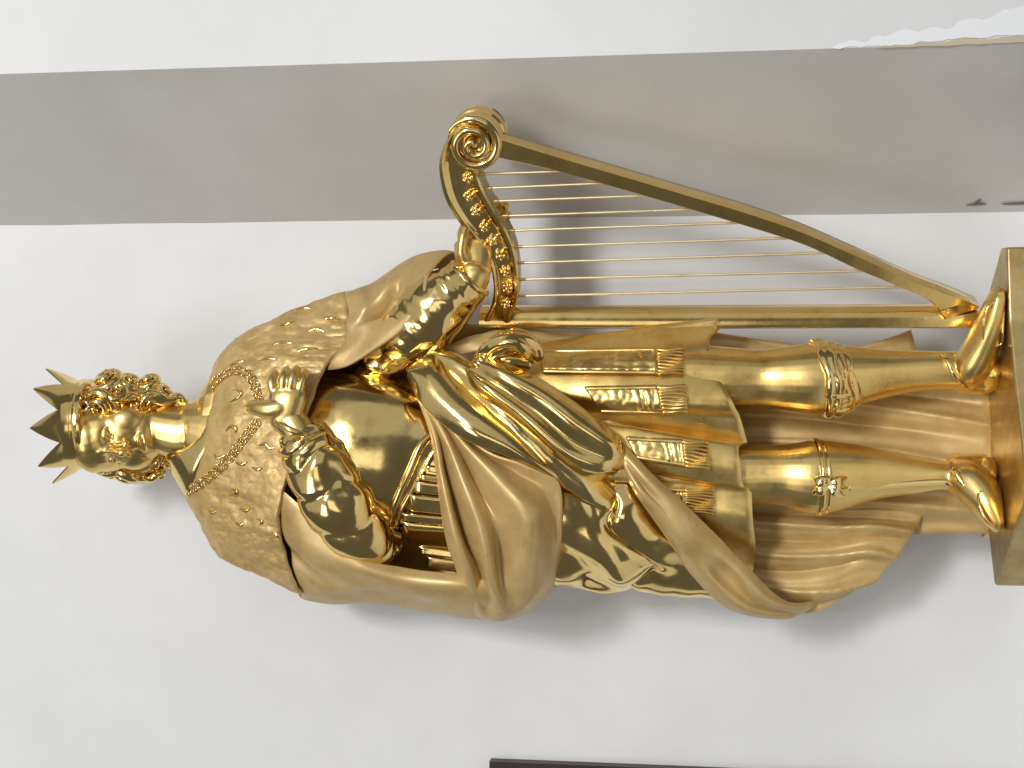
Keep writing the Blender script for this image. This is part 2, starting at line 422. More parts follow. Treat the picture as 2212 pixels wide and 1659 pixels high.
# legs and feet
ptube(bb, [(1330, 830, 35, 80, 76), (1480, 818, 40, 72, 70), (1560, 818, 44, 67, 66), (1640, 819, 46, 62, 62), (1700, 819, 52, 68, 66), (1765, 818, 54, 74, 70), (1850, 811, 46, 60, 62), (1910, 806, 38, 50, 58), (1980, 801, 38, 42, 46), (2045, 800, 42, 39, 42), (2090, 800, 46, 40, 44)], 70, m=32)
ptube(bb, [(2078, 808, 34, 38, 40), (2100, 786, 62, 38, 46), (2122, 745, 84, 34, 42), (2138, 700, 104, 28, 40), (2150, 655, 118, 20, 34), (2156, 632, 122, 14, 26)], 40, m=28)
ptube(bb, [(2085, 815, 30, 34, 36), (2130, 822, 26, 26, 34), (2140, 790, 60, 20, 36)], 20)
ptube(bb, [(1330, 1010, 35, 78, 76), (1500, 1025, 40, 66, 66), (1610, 1026, 44, 64, 62), (1690, 1026, 48, 64, 62), (1765, 1030, 54, 76, 68), (1850, 1024, 46, 62, 62), (1910, 1023, 38, 50, 56), (1980, 1026, 38, 38, 44), (2035, 1027, 42, 29, 36), (2070, 1030, 46, 33, 40)], 70, m=32)
ptube(bb, [(2060, 1026, 36, 34, 38), (2090, 1038, 60, 40, 44), (2116, 1064, 82, 40, 42), (2134, 1096, 98, 32, 40), (2150, 1126, 110, 20, 30), (2156, 1138, 112, 13, 22)], 40, m=28)
ptube(bb, [(2070, 1012, 30, 30, 36), (2124, 1008, 24, 24, 32), (2130, 1040, 60, 20, 34)], 20)
hm = remesh(hb, 2.0, 12)
HV = hm.arr(); loc = ((HV - HC) @ HR) / 1.05; lr, lo, lu = loc[:, 0], -loc[:, 1], loc[:, 2]
push = np.zeros(len(HV))
for s in (-1, 1):                                         # eye sockets, and the hollow beside the nose
    push += 11 * np.exp(-(((lr - s * 27) / 17) ** 2 + ((lu - 2) / 11) ** 2)) * (lo > 20)
    push += 4 * np.exp(-(((lr - s * 17) / 8) ** 2 + ((lu + 46) / 12) ** 2)) * (lo > 20)
push += 3.5 * np.exp(-((lr / 22) ** 2 + ((lu + 83) / 6) ** 2)) * (lo > 20)
HV = HV - (HR @ np.array([0, -1.0, 0])) * push[:, None]
hb = MB(); hb.add(HV, hm.f)
for s in (-1, 1):
    hell(hb, (s * 28, 1, 44), (14, 9, 14))
    htube(hb, [(s * 46, -3, 44, 2.2), (s * 38, 6, 54, 2.6), (s * 27, 8, 59, 2.8), (s * 14, 0, 56, 2.4)])
    htube(hb, [(s * 45, -4, 44, 1.8), (s * 35, -8, 53, 2.0), (s * 24, -8, 57, 2.0), (s * 14, -1, 56, 1.8)])
    hell(hb, (s * 12, -34, 74), (8, 7, 10))
    htube(hb, [(s * 21, -62, 58, 2.2), (s * 10, -57, 65, 3.6), (0, -59, 67, 3.2)])
htube(hb, [(0, 10, 68, 6), (0, -8, 78, 7), (0, -24, 92, 9), (0, -33, 86, 7)])
htube(hb, [(-16, -68, 58, 2.6), (0, -70, 66, 4.6), (16, -68, 58, 2.6)])
hm = remesh(hb, 1.5, 6)
bo = remesh(bb, 2.1, 5)
allb = MB(); allb.add(hm.arr(), hm.f); allb.add(bo.arr(), bo.f)
body = part("body", allb, G_SAT)

# ---- collar
mb = MB()
ring_in = [(426, 868, 8), (436, 894, 45), (434, 930, 64), (408, 962, 62), (372, 976, 48), (352, 984, 10), (356, 965, -45), (375, 920, -66), (405, 880, -45)]
ring_out = [(458, 852, 12), (464, 888, 56), (462, 940, 80), (440, 990, 76), (416, 1042, 58), (404, 1072, 10), (405, 1010, -60), (412, 930, -76), (430, 870, -52)]
mid = [((a[0] + b[0]) / 2, (a[1] + b[1]) / 2, (a[2] + b[2]) / 2 + 4) for a, b in zip(ring_in, ring_out)]
sheet(mb, [ring_in, mid, ring_out], 8, 14, 90, cyc=True, edge=0.2)
part("collar", mb, G_POL)

# ---- ermine shoulder cape
capr = [
 [(410, 950, -75), (425, 890, -60), (446, 850, 0), (449, 868, 30), (452, 895, 56), (446, 950, 78), (424, 1020, 62), (412, 1052, 36), (405, 1070, 0), (400, 1010, -60)],
 [(460, 950, -110), (475, 840, -90), (486, 764, 0), (500, 795, 48), (515, 840, 80), (525, 940, 108), (505, 1050, 90), (468, 1118, 55), (436, 1130, 0), (440, 1060, -90)],
 [(530, 950, -125), (545, 810, -110), (545, 720, 0), (565, 757, 56), (580, 815, 90), (585, 935, 118), (555, 1070, 104), (520, 1150, 70), (478, 1195, 0), (490, 1100, -105)],
 [(610, 950, -135), (630, 790, -115), (640, 672, 0), (660, 735, 62), (655, 795, 95), (630, 925, 125), (585, 1085, 116), (566, 1172, 84), (560, 1236, 10), (580, 1120, -118)],
 [(700, 950, -140), (735, 780, -115), (748, 638, 0), (756, 730, 64), (706, 792, 96), (662, 905, 126), (606, 1092, 124), (612, 1182, 94), (655, 1280, 20), (680, 1150, -122)]]
def furd(u, v, G):
    st = G * np.array([1.0, 1.0, 0.45])
    n1 = noise(st, 30) * 5.5 + noise(st, 13) * 3.0 + noise(st, 6) * 1.2 + noise(G * np.array([1, 1, .6]), 80) * 7
    return n1 * np.clip(u * 6, 0, 1)
mb = MB(); CG = grid_surf(capr, 190, 420, True)
sheet(mb, None, 13, disp=furd, cyc=True, edge=0.03, G=CG)
cape = part("shoulder_cape", mb, G_FUR)
cape_bvh = mb.bvh()
def drop(bvh, px, py, off=0.0):
    """place a point on a surface seen at a pixel, raised by off; returns point and normal"""
    h = bvh.ray_cast(Vector(CAM), Vector(ray_dir(px, py)))
    if h[0] is None: return None
    n = np.array(h[1]); p = np.array(h[0])
    if n @ (CAM - p) < 0: n = -n
    return p + n * off, n
def stroke(mb, bvh, pts, r, n=24, off=1.0, m=10, flat=1.0, taper=True):
    A = cr(np.array(pts, float), n)
    C = []; N = []
    for q in A:
        h = drop(bvh, q[0], q[1], off)
        if h is not None: C.append(h[0]); N.append(h[1])
    if len(C) < 4: return
    C = np.array(C); t = np.linspace(0, 1, len(C))
    rr = r * (np.sin(math.pi * np.clip(t * 0.9 + 0.08, 0, 1)) ** 0.7 if taper else np.ones(len(C)))
    tube(mb, C, rr, rr * flat, m=m, ref=np.mean(N, 0))
tails = [((495, 790), (508, 782), (524, 776)), ((505, 842), (520, 850), (512, 866), (498, 878)), ((488, 930), (498, 918), (508, 925), (505, 938)),
 ((462, 980), (470, 992), (482, 985)), ((560, 962), (572, 958), (580, 970), (590, 968)), ((510, 1000), (522, 1004), (532, 996)), ((500, 1056), (512, 1062), (505, 1074), (494, 1070)),
 ((520, 1098), (530, 1105), (540, 1092)), ((508, 1128), (518, 1136), (524, 1130)), ((556, 1120), (566, 1128), (560, 1140)), ((600, 705), (618, 698), (632, 690)),
 ((640, 668), (655, 664), (668, 666)), ((590, 745), (605, 738), (625, 740)), ((560, 780), (575, 772), (590, 774)), ((665, 715), (682, 710), (696, 716)), ((470, 820), (482, 812), (494, 806)),
 ((640, 760), (660, 752), (682, 750)), ((448, 1100), (458, 1110), (466, 1104)), ((545, 1010), (556, 1016), (566, 1010)), ((590, 1150), (600, 1160), (606, 1174)), ((700, 690), (715, 686), (730, 690))]
for t in tails:
    mb = MB(); t = [(t[0][0] + (q[0] - t[0][0]) * 1.15, t[0][1] + (q[1] - t[0][1]) * (1.0 if i == 0 else .75)) for i, q in enumerate(t)]; stroke(mb, cape_bvh, t, 4.6, 18, 0.0)
    if mb.n: part("ermine_tail", mb, G_POL, cape)

# ---- chain of office: two rows of links
chain_runs = [[(404, 1064), (440, 1040), (470, 1016), (500, 985), (530, 945), (556, 912)], [(560, 868), (552, 836), (541, 815), (521, 801), (494, 806), (466, 826), (452, 850)]]
link = MB(); torus(link, (0, 0, 0), (0, 0, 1), 5.0, 1.6, 16, 8, 0.72, upv=(1, 0, 0))
link_me = mesh_of("link", link.arr(), link.f, G_POL)
chain = bpy.data.objects.new("chain", None); COL.objects.link(chain); chain.parent = ROOT
def place(name, me, p, xax, zax, parent, scale=1.0):
    z = np.asarray(zax, float); z /= np.linalg.norm(z); x = np.asarray(xax, float); x = x - z * (x @ z); x /= np.linalg.norm(x); y = np.cross(z, x)
    o = bpy.data.objects.new(name, me); COL.objects.link(o); o.parent = parent
    m = Matrix.Identity(4)
    q = (np.asarray(p) - ROOTW) * S
    for i in range(3):
        m[i][0] = x[i] * scale; m[i][1] = y[i] * scale; m[i][2] = z[i] * scale; m[i][3] = q[i]
    o.matrix_local = m; return o
for run in chain_runs:
    A = cr(np.array(run, float), 400)
    L = np.concatenate([[0], np.cumsum(np.linalg.norm(np.diff(A, axis=0), axis=1))])
    for side in (-1, 1):
        for k, s in enumerate(np.arange(0, L[-1], 8.2)):
            i = int(np.searchsorted(L, s + (2.5 if side > 0 else 0))); i = min(max(i, 1), 398)
            tg = A[i + 1] - A[i - 1]; tg /= np.linalg.norm(tg); nn = np.array([-tg[1], tg[0]])
            q = A[i] + nn * side * 5.5
            h = drop(cape_bvh, q[0], q[1], 4.0)
            if h is None: continue
            h2 = drop(cape_bvh, q[0] + tg[0], q[1] + tg[1], 4.0) or h
            tx = h2[0] - h[0]
            if np.linalg.norm(tx) < 1e-4: continue
            zn = h[1]
            if k % 2: zn = np.cross(tx, zn) + zn * 0.9
            place("link", link_me, h[0], tx, zn, chain)

# ---- hair and crown
mb = MB()
def hairpt(az, el, k=1.0):                                # az: 0 at the face, + to the viewer's right
    a, e = R(az), R(el)
    return H(math.sin(a) * math.cos(e) * 84 * k, 24 + math.sin(e) * 92 * k - 0, -14 + math.cos(a) * math.cos(e) * 96 * k)
ellipsoid(mb, H(0, 22, -26), (86, 88, 86), HR, 24, 32)
ellipsoid(mb, H(0, -30, -50), (78, 60, 58), HR, 20, 24)
ellipsoid(mb, H(84, -22, -26), (34, 50, 50), HR, 20, 24)
ellipsoid(mb, H(74, -80, -26), (26, 40, 40), HR, 20, 24)
ellipsoid(mb, H(-80, -38, -36), (36, 46, 50), HR, 20, 24)
ellipsoid(mb, H(52, -96, -30), (20, 30, 44), HR, 20, 24)
hmb = remesh(mb, 3.0, 4)
hair = part("hair", hmb, G_SAT)
def curl_mesh(seed, turns, r0, rise):
    r = np.random.default_rng(seed); mb = MB()
    t = np.linspace(0, 1, 46)
    a = t * turns * 2 * math.pi
    rad = r0 * (1 - 0.86 * t) ** 0.8
    C = np.stack([rad * np.cos(a), rad * np.sin(a), rise * t ** 1.2], -1)
    tube(mb, C, r0 * 0.34 * (1 - 0.45 * t) , r0 * 0.40 * (1 - 0.4 * t), m=10, ref=(0, 0, 1))
    return mesh_of("curl", mb.arr(), mb.f, G_POL)
curls = [curl_mesh(1, 1.5, 26, 15), curl_mesh(2, -1.3, 23, 17), curl_mesh(3, 1.7, 29, 19), curl_mesh(4, -1.6, 22, 13)]
rr = random.Random(5)
def onhair(r, u, o):                                      # direction from the hair's axis, dropped on the hair mass
    a = H(0, min(max(u * 0.5, -45), 30), -30); d_ = H(r, u, o) - a; d_ = d_ / np.linalg.norm(d_)
    h = hair_bvh.ray_cast(Vector(a + d_ * 400), Vector(-d_)); return np.array(h[0]), np.array(h[1])
hair_bvh = hmb.bvh()
spots = [(60, 44, 46, .7), (30, 50, 70, .6), (0, 50, 76, .55), (-34, 50, 66, .6), (-66, 44, 30, .65), (80, 40, 6, 1), (84, 8, 10, 1.15), (84, -24, 8, 1.2), (80, -56, 8, 1.1), (68, -88, 4, 1),
 (80, 30, -30, 1.1), (80, -8, -26, 1.2), (80, -44, -26, 1.15), (70, -78, -30, 1), (60, -108, -24, .9), (60, 26, -90, 1.1), (60, -14, -80, 1.1), (56, -52, -80, 1.1), (40, -84, -80, 1),
 (-80, 30, -22, 1.1), (-80, 2, -26, 1.3), (-78, -26, -24, 1.35), (-74, -52, -22, 1.3), (-70, -74, -24, 1.1), (-80, 20, -40, 1.1), (-78, -20, -36, 1.1), (-66, -58, -40, 1), (-50, 20, -100, 1.1), (-40, -30, -90, 1.1), (0, 30, -110, 1.1), (0, -20, -110, 1.1), (0, -66, -90, 1.1)]
for (r_0, u_0, o_0, sc) in spots:
    p, nrm = onhair(r_0 + rr.uniform(-4, 4), u_0 + rr.uniform(-4, 4), o_0 + rr.uniform(-4, 4))
    if nrm @ (p - H(0, 0, -30)) < 0: nrm = -nrm
    t = rr.uniform(0, 6.28)
    nrm = nrm + np.array([rr.uniform(-.35, .35), rr.uniform(-.35, .1), rr.uniform(-.3, .3)])
    place("curl", curls[rr.randrange(4)], p - nrm * 3, (math.cos(t), 0.3, math.sin(t)), nrm, hair, sc)
for path in ([(78, -70, -10), (78, -96, 2), (62, -122, 4), (60, -146, 0), (50, -158, 2)], [(56, -84, -40), (62, -112, -34), (50, -132, -30)], [(-82, -30, -46), (-86, -58, -40), (-74, -80, -30), (-60, -82, -26)]):
    mb = MB(); k = len(path)
    A = cr(np.array([[*H(*q), 16 - 6 * i / (k - 1)] for i, q in enumerate(path)]), 30)
    tube(mb, A[:, :3], A[:, 3], A[:, 3], m=14, disp=lambda u, th: 2.6 * np.sin(3 * th + 16 * u))
    part("lock", mb, G_POL, hair)
# crown
CC = P(206, 914, 16)
CRm = rotm(R(-21), R(6), R(-1))
NT = 9; per = 24; nth = NT * per
prof = [(0, 95), (2, 99), (7, 100), (10, 97), (14, 97), (17, 100), (22, 100.5), (25, 97.5), (30, 98), (40, 101)]
th = np.arange(nth) / nth * 2 * math.pi
ph = (np.arange(nth) % per) / per
tri = 1 - np.abs(2 * ph - 1)
top = 46 + tri * 50
rowsG = []
for hgt, rad in prof: rowsG.append(np.stack([rad * np.sin(th), -rad * np.cos(th), np.full(nth, hgt)], -1))
for q in np.linspace(0.15, 1, 10):
    hh = 40 + (top - 40) * q
    rad = 101 + (hh - 40) * 0.55 + 2.5 * np.sin(math.pi * q) * tri
    rowsG.append(np.stack([rad * np.sin(th), -rad * np.cos(th), hh], -1))
Gc = np.array(rowsG)
inner = Gc.copy(); rl = np.linalg.norm(inner[..., :2], axis=-1, keepdims=True); inner[..., :2] *= (rl - 5) / rl
Gf = np.concatenate([Gc, inner[::-1]])
Gf = Gf @ CRm.T + CC
mb = MB(); mb.add(Gf, quads(len(Gf), nth, 0, True, True))
part("crown", mb, G_POL, sharp=38)

# ---- breastplate
mb = MB()
ptube(mb, [(600, 958, 0, 150, 98), (690, 964, 4, 166, 118), (770, 972, 8, 172, 132), (840, 982, 6, 172, 128), (900, 994, 2, 168, 116), (960, 1006, 0, 172, 108), (1060, 1012, 0, 186, 110)], 80, m=96, exp=0.92, wob=1.0, wl=60)
bp = part("breastplate", mb, G_POL); bp_bvh = mb.bvh()
mb = MB()
stroke(mb, bp_bvh, [(938, 936), (911, 962), (885, 1018), (853, 1090), (838, 1140)], 9, 40, 2, flat=0.8, taper=False)
part("plackart_rim", mb, G_POL, bp)
mb = MB()
stroke(mb, bp_bvh, [(945, 965), (930, 990), (900, 1045), (866, 1104), (852, 1150)], 6, 40, 3, flat=0.8, taper=False)
part("plackart_rim", mb, G_POL, bp)
for (y0, y1, xs, hgt) in ((1004, 1018, 915, 8), (1024, 1034, 905, 11), (1038, 1064, 895, 7), (1068, 1104, 885, 12), (1108, 1124, 868, 15), (1128, 1176, 872, 9), (1180, 1196, 905, 13), (1200, 1226, 920, 7)):
    rows = []
    for t in np.linspace(0, 1, 5):
        px = xs + (1010 - xs) * t; row = []
        for k in np.linspace(0, 1, 4):
            yy = y0 + (y1 - y0) * k + 14 * t
            X = (yy - 1000) / 186; dd = 112 * math.sqrt(max(0.05, 1 - X * X)) + hgt + 2
            row.append((px, yy, dd))
        rows.append(row)
    mb = MB(); sheet(mb, rows, 10, 20, 14, edge=0.14); part("lame", mb, G_POL, bp)

# ---- right sleeve and cuff
mb = MB()
def puff(u, th, freq, amp, seed):
    q = np.stack(np.broadcast_arrays(u * freq + 0.35 * np.sin(th + seed), np.cos(th) * .55 + seed, np.sin(th) * .55), -1)
    n = noise(q, 1.0); n2 = noise(q * np.array([2.3, 1.6, 1.6]) + 9.1, 1.0)
    return amp * (0.55 - 2.0 * np.abs(n)) + amp * 0.35 * n2
def slv(u, th):
    q = np.stack(np.broadcast_arrays(u * 3.2, np.cos(th) * .8 + 2, np.sin(th) * .8), -1)
    return 7 * np.abs(np.sin(math.pi * (6.2 * u + 0.9 * noise(q, 1.0) + 0.10 * np.sin(th)))) ** 0.55 - 4 + 0.45 * puff(u, th, 9, 6.0, 1.0)
ptube(mb, [(835, 1168, 70, 40, 40), (800, 1165, 100, 58, 52), (740, 1105, 132, 72, 58), (700, 1038, 146, 68, 54), (672, 985, 152, 60, 48), (655, 956, 156, 54, 43), (650, 946, 157, 48, 38)], 110, m=64, disp=slv, wob=2.5, wl=34)
slr = part("sleeve", mb, G_POL)
mb = MB(); torus(mb, P(641, 924, 158), (0.62, -0.05, -0.28), 47, 6.5, 64, 12, 0.86, upv=(-0.28, 0, -0.62)); part("cuff", mb, G_POL, slr)
mb = MB()
rows = []
for (px, py, d, wx, wy) in ((694, 914, 140, 6, -2), (722, 952, 148, 12, -8), (752, 1000, 146, 16, -12), (776, 1052, 136, 18, -10), (800, 1105, 122, 20, -8), (822, 1150, 104, 16, 2), (812, 1186, 92, 6, 10)):
    rows.append([(px - wx * 1.4, py - wy, d + 12), (px, py, d + 2), (px + wx * .5, py + wy * 1.0, d - 14), (px - 4, py + 8, d - 34)])
sheet(mb, rows, 5, 80, 20, disp=lambda u, v, G: 3.5 * np.sin(u * 34) * v + 2 * np.sin(u * 61 + 1) * v, edge=0.1, wob=2, wl=24)
part("sleeve_edge", mb, G_POL, slr)

# ---- left sleeve and cuff
mb = MB()
def slv2(u, th): return puff(u, th, 6, 6.0, 4.0) + 3 * noise(np.stack(np.broadcast_arrays(u * 14, th * 2.2, th * 0 + 3), -1), 1.0)
ptube(mb, [(800, 800, 10, 40, 40), (850, 752, 50, 54, 50), (900, 708, 80, 70, 58), (940, 668, 96, 72, 60), (978, 634, 100, 62, 55), (1000, 614, 102, 52, 47)], 110, m=64, disp=slv2, wob=3, wl=36)
sll = part("sleeve", mb, G_POL)
mb = MB(); torus(mb, P(1014, 601, 102), (0.70, -0.12, -0.66), 46, 7.5, 64, 12, 0.90, upv=(-0.6, 0, -0.66)); part("cuff", mb, G_POL, sll)

# ---- cloak on the left shoulder and arm
mb = MB()
rows = [
 [(735, 640, -80), (742, 634, -20), (748, 648, 30), (752, 692, 66), (742, 738, 84), (706, 800, 88)],
 [(790, 640, -90), (800, 616, -20), (806, 634, 40), (812, 680, 84), (796, 726, 104), (748, 792, 100)],
 [(850, 610, -80), (862, 574, -10), (866, 596, 50), (866, 650, 108), (845, 705, 128), (800, 762, 116)],
 [(900, 590, -50), (908, 552, 20), (910, 572, 70), (905, 620, 122), (890, 670, 142), (852, 728, 132)],
 [(950, 580, 0), (958, 545, 40), (948, 556, 84), (922, 598, 128), (914, 640, 148), (892, 694, 140)],
 [(985, 580, 30), (985, 549, 60), (962, 552, 90), (926, 590, 126), (918, 638, 146), (898, 690, 138)]]
def dent(u, v, G):
    q = np.exp(-((u - 0.23 - 0.05 * (v - .5)) / 0.07) ** 2) * np.exp(-((v - 0.62) / 0.16) ** 2)
    q2 = np.exp(-((u - 0.12) / 0.05) ** 2) * np.exp(-((v - 0.5) / 0.2) ** 2)
    ln = 0.66 - 0.62 * (u - 0.08); win = np.exp(-((u - 0.24) / 0.13) ** 4)
    cre = np.exp(-((v - ln) / 0.030) ** 2) * win; rdg = np.exp(-((v - ln + 0.075) / 0.045) ** 2) * win
    hemw = 5 * np.sin(v * 22) * np.clip(0.14 - u, 0, .14) / .14
    return -10 * q + 8 * q2 - 24 * cre + 13 * rdg + hemw
sheet(mb, rows, 7, 150, 150, disp=dent, edge=0.05, wob=2.0, wl=60)
part("cloak_shoulder", mb, G_MAT, label="left shoulder of the cloak, open over the polished sleeve")

# ---- cloak over the right arm
mb = MB()
rows = [
 [(630, 1240, -110), (645, 1285, -60), (652, 1284, -10), (640, 1250, 50), (612, 1160, 98), (588, 1040, 116)],
 [(700, 1260, -120), (712, 1297, -60), (712, 1296, -10), (700, 1268, 56), (676, 1200, 118), (646, 1090, 130)],
 [(790, 1270, -120), (796, 1294, -60), (800, 1296, -6), (790, 1268, 74), (778, 1232, 128), (764, 1196, 128)],
 [(890, 1280, -110), (896, 1310, -50), (896, 1308, 4), (886, 1284, 84), (880, 1256, 120), (872, 1226, 108)],
 [(990, 1300, -100), (998, 1329, -40), (996, 1326, 14), (985, 1298, 92), (982, 1266, 128), (976, 1238, 116)],
 [(1080, 1310, -90), (1086, 1335, -30), (1086, 1332, 20), (1070, 1300, 90), (1060, 1270, 116), (1040, 1240, 110)]]
def armfold(u, v, G):
    g1 = np.exp(-((v - (0.72 - 0.35 * (u - .05))) / 0.045) ** 2) * np.clip((0.42 - u) * 5, 0, 1)
    g2 = np.exp(-((v - 0.52) / 0.06) ** 2) * np.exp(-((u - 0.52) / 0.17) ** 2)
    return -11 * g1 - 8 * g2 + 9 * np.exp(-((v - 0.62) / 0.06) ** 2) * np.exp(-((u - 0.3) / 0.12) ** 2)
sheet(mb, rows, 8, 100, 80, disp=armfold, edge=0.05, wob=2.5, wl=70)
part("cloak_sleeve", mb, G_MAT, label="cloak draped over the bent right arm")

# ---- cloak swag gathered across the front
mb = MB()
s0 = [(890, 822, 118), (930, 930, 140), (944, 1020, 150), (960, 1145, 150), (985, 1228, 124), (1002, 1296, 60), (1000, 1320, -40)]
s1 = [(891, 824, 124), (937, 932, 158), (956, 1030, 174), (984, 1150, 180), (1016, 1246, 146), (1034, 1318, 64), (1030, 1330, -40)]
s2 = [(892, 826, 120), (945, 934, 144), (968, 1034, 144), (1004, 1164, 138), (1036, 1228, 122), (1052, 1324, 58), (1050, 1332, -40)]
s3 = [(894, 828, 130), (960, 940, 170), (1000, 1038, 192), (1040, 1150, 196), (1060, 1262, 158), (1080, 1332, 52), (1078, 1334, -40)]
s4 = [(895, 829, 122), (976, 946, 150), (1036, 1062, 156), (1076, 1142, 164), (1092, 1290, 128), (1112, 1328, 40), (1110, 1326, -40)]
s5 = [(897, 830, 130), (1000, 955, 172), (1082, 1042, 194), (1150, 1132, 196), (1142, 1280, 120), (1152, 1308, 30), (1150, 1306, -40)]
s6 = [(898, 832, 122), (1022, 962, 146), (1112, 1022, 150), (1186, 1084, 146), (1188, 1226, 96), (1190, 1268, 16), (1186, 1266, -40)]
s7 = [(900, 834, 126), (1040, 966, 160), (1132, 1002, 166), (1207, 1042, 158), (1214, 1150, 118), (1214, 1206, 20), (1208, 1210, -40)]
rows = [list(r) for r in zip(s0, s1, s2, s3, s4, s5, s6, s7)]
def swd(u, v, G):
    a = np.exp(-(((u - 0.58) / 0.075) ** 2 + ((v - 0.56 - 0.0 * u) / 0.045) ** 2))
    b = np.exp(-(((u - 0.68) / 0.05) ** 2 + ((v - 0.60) / 0.06) ** 2))
    return -16 * a - 12 * b
sheet(mb, rows, 9, 120, 120, disp=swd, edge=0.03, wob=2.0, wl=60)
part("cloak_swag", mb, G_MAT, label="cloak gathered in deep folds across the hip")
mb = MB()
rows = [
 [(876, 800, 128), (878, 802, 132), (880, 805, 132), (882, 808, 128)],
 [(938, 766, 112), (930, 800, 150), (918, 835, 164), (905, 868, 156)],
 [(998, 826, 130), (984, 856, 170), (970, 886, 184), (954, 916, 170)],
 [(1060, 880, 146), (1045, 905, 182), (1030, 932, 194), (1016, 956, 182)],
 [(1122, 936, 150), (1110, 950, 180), (1098, 966, 190), (1088, 984, 182)],
 [(1180, 1000, 156), (1170, 1003, 172), (1160, 1006, 178), (1150, 1010, 172)],
 [(1210, 1034, 152), (1209, 1034, 156), (1208, 1035, 156), (1206, 1036, 152)]]
sheet(mb, rows, 7, 90, 50, edge=0.06, wob=2.0, wl=80)
part("cloak_lining", mb, G_POL, label="polished turned-over edge of the cloak")
mb = MB()
ptube(mb, [(930, 775, 80, 30, 30), (1000, 815, 110, 40, 34), (1080, 890, 124, 46, 38), (1170, 972, 128, 48, 40), (1260, 1046, 122, 40, 34), (1310, 1080, 110, 26, 26)], 60, m=40, disp=lambda u, th: 4 * np.sin(3 * th + 5 * u), wob=3, wl=40)
part("sash_fold", mb, G_POL)
mb = MB()
sheet(mb, [[(560, 740, -40), (560, 850, -110), (560, 1000, -120), (560, 1150, -90)], [(760, 680, -20), (760, 820, -100), (760, 1020, -120), (760, 1240, -80)], [(900, 690, -10), (900, 830, -90), (900, 1030, -110), (900, 1280, -70)], [(1080, 700, -20), (1080, 850, -90), (1080, 1040, -110), (1080, 1290, -60)], [(1320, 724, -50), (1320, 860, -90), (1320, 1040, -100), (1320, 1240, -60)]], 8, 70, 70, disp=lambda u, v, G: 9 * np.sin(v * 24 + 2 * u), edge=0.04, wob=5, wl=70)
part("cloak_back", mb, G_MAT)
# brown folds between hip and harp
mb = MB()
rows = [[(880, 800, 40), (900, 780, 60), (930, 770, 60), (960, 775, 50)],
        [(960, 770, 30), (980, 745, 56), (1010, 742, 60), (1030, 760, 60)],
        [(1040, 725, 0), (1060, 718, 36), (1085, 728, 44), (1100, 752, 60)],
        [(1150, 720, -30), (1170, 722, 10), (1180, 740, 20), (1190, 760, 40)],
        [(1300, 728, -60), (1310, 740, -20), (1320, 760, 0), (1330, 780, 20)]]
sheet(mb, rows, 6, 60, 40, edge=0.06, wob=5, wl=40)
part("cloak_back", mb, G_MAT)

# ---- sash over the hip (polished, two rolls) with its knot
mb = MB()
a = [(1048, 764, 140), (1092, 782, 148), (1180, 826, 156), (1260, 882, 156), (1330, 938, 146), (1352, 984, 134)]
e = [(1003, 794, 138), (1026, 846, 142), (1108, 916, 146), (1198, 1002, 140), (1272, 1040, 132), (1325, 1028, 130)]
def mixp(p, q, t, dd): return (p[0] + (q[0] - p[0]) * t, p[1] + (q[1] - p[1]) * t, p[2] + (q[2] - p[2]) * t + dd)
cre = [(1012, 798), (1072, 832), (1160, 892), (1240, 958), (1312, 990), (1346, 1006)]
rows = []
for i, (p, q) in enumerate(zip(a, e)):
    c = (*cre[i], 172 if 0 < i < 5 else 146)
    k = (0.3, 1, 1, 1, 0.9, 0.25)[i]
    rows.append([p, mixp(p, c, 0.45, 22 * k), c, mixp(c, q, 0.48, 24 * k), q])
sheet(mb, rows, 8, 110, 90, edge=0.05, wob=1.6, wl=80)
part("sash", mb, G_POL)
mb = MB()
ptube(mb, [(1040, 776, 136, 16, 14), (1062, 752, 152, 22, 18), (1096, 738, 164, 24, 20), (1128, 742, 160, 24, 18), (1150, 760, 146, 20, 14), (1158, 776, 132, 12, 9)], 60, m=40, disp=lambda u, th: 3.5 * np.sin(3 * th + 7 * u) + 1.5 * np.sin(7 * th - 5 * u), wob=1.5, wl=24)
ptube(mb, [(1062, 786, 130, 14, 16), (1100, 778, 134, 20, 16), (1142, 784, 128, 16, 12)], 30, m=24)
part("sash_knot", mb, G_POL)
mb = MB()
ptube(mb, [(1045, 765, 136, 12, 12), (1042, 778, 150, 15, 12), (1030, 792, 150, 14, 10)], 24, m=24, disp=lambda u, th: 2.4 * np.sin(26 * u)); part("sash_knot", mb, G_POL)

# ---- tail of the sash (matte)
mb = MB()
rows = [
 [(1350, 962, 136), (1346, 975, 146), (1343, 986, 150), (1345, 998, 146), (1348, 1010, 134)],
 [(1402, 1018, 146), (1393, 1030, 164), (1386, 1042, 156), (1380, 1054, 168), (1376, 1066, 140)],
 [(1472, 1082, 138), (1458, 1094, 160), (1444, 1102, 162), (1428, 1112, 158), (1412, 1122, 126)],
 [(1548, 1156, 118), (1526, 1168, 140), (1502, 1178, 148), (1478, 1184, 138), (1452, 1178, 106)],
 [(1618, 1228, 90), (1592, 1236, 118), (1562, 1240, 104), (1530, 1246, 118), (1498, 1246, 78)],
 [(1692, 1296, 50), (1664, 1302, 84), (1636, 1306, 58), (1606, 1312, 76), (1574, 1314, 36)],
 [(1752, 1298, -20), (1738, 1312, 0), (1722, 1322, -4), (1706, 1330, 0), (1690, 1336, -20)],
 [(1790, 1280, -100), (1776, 1294, -90), (1760, 1304, -90), (1740, 1312, -90), (1726, 1316, -100)]]
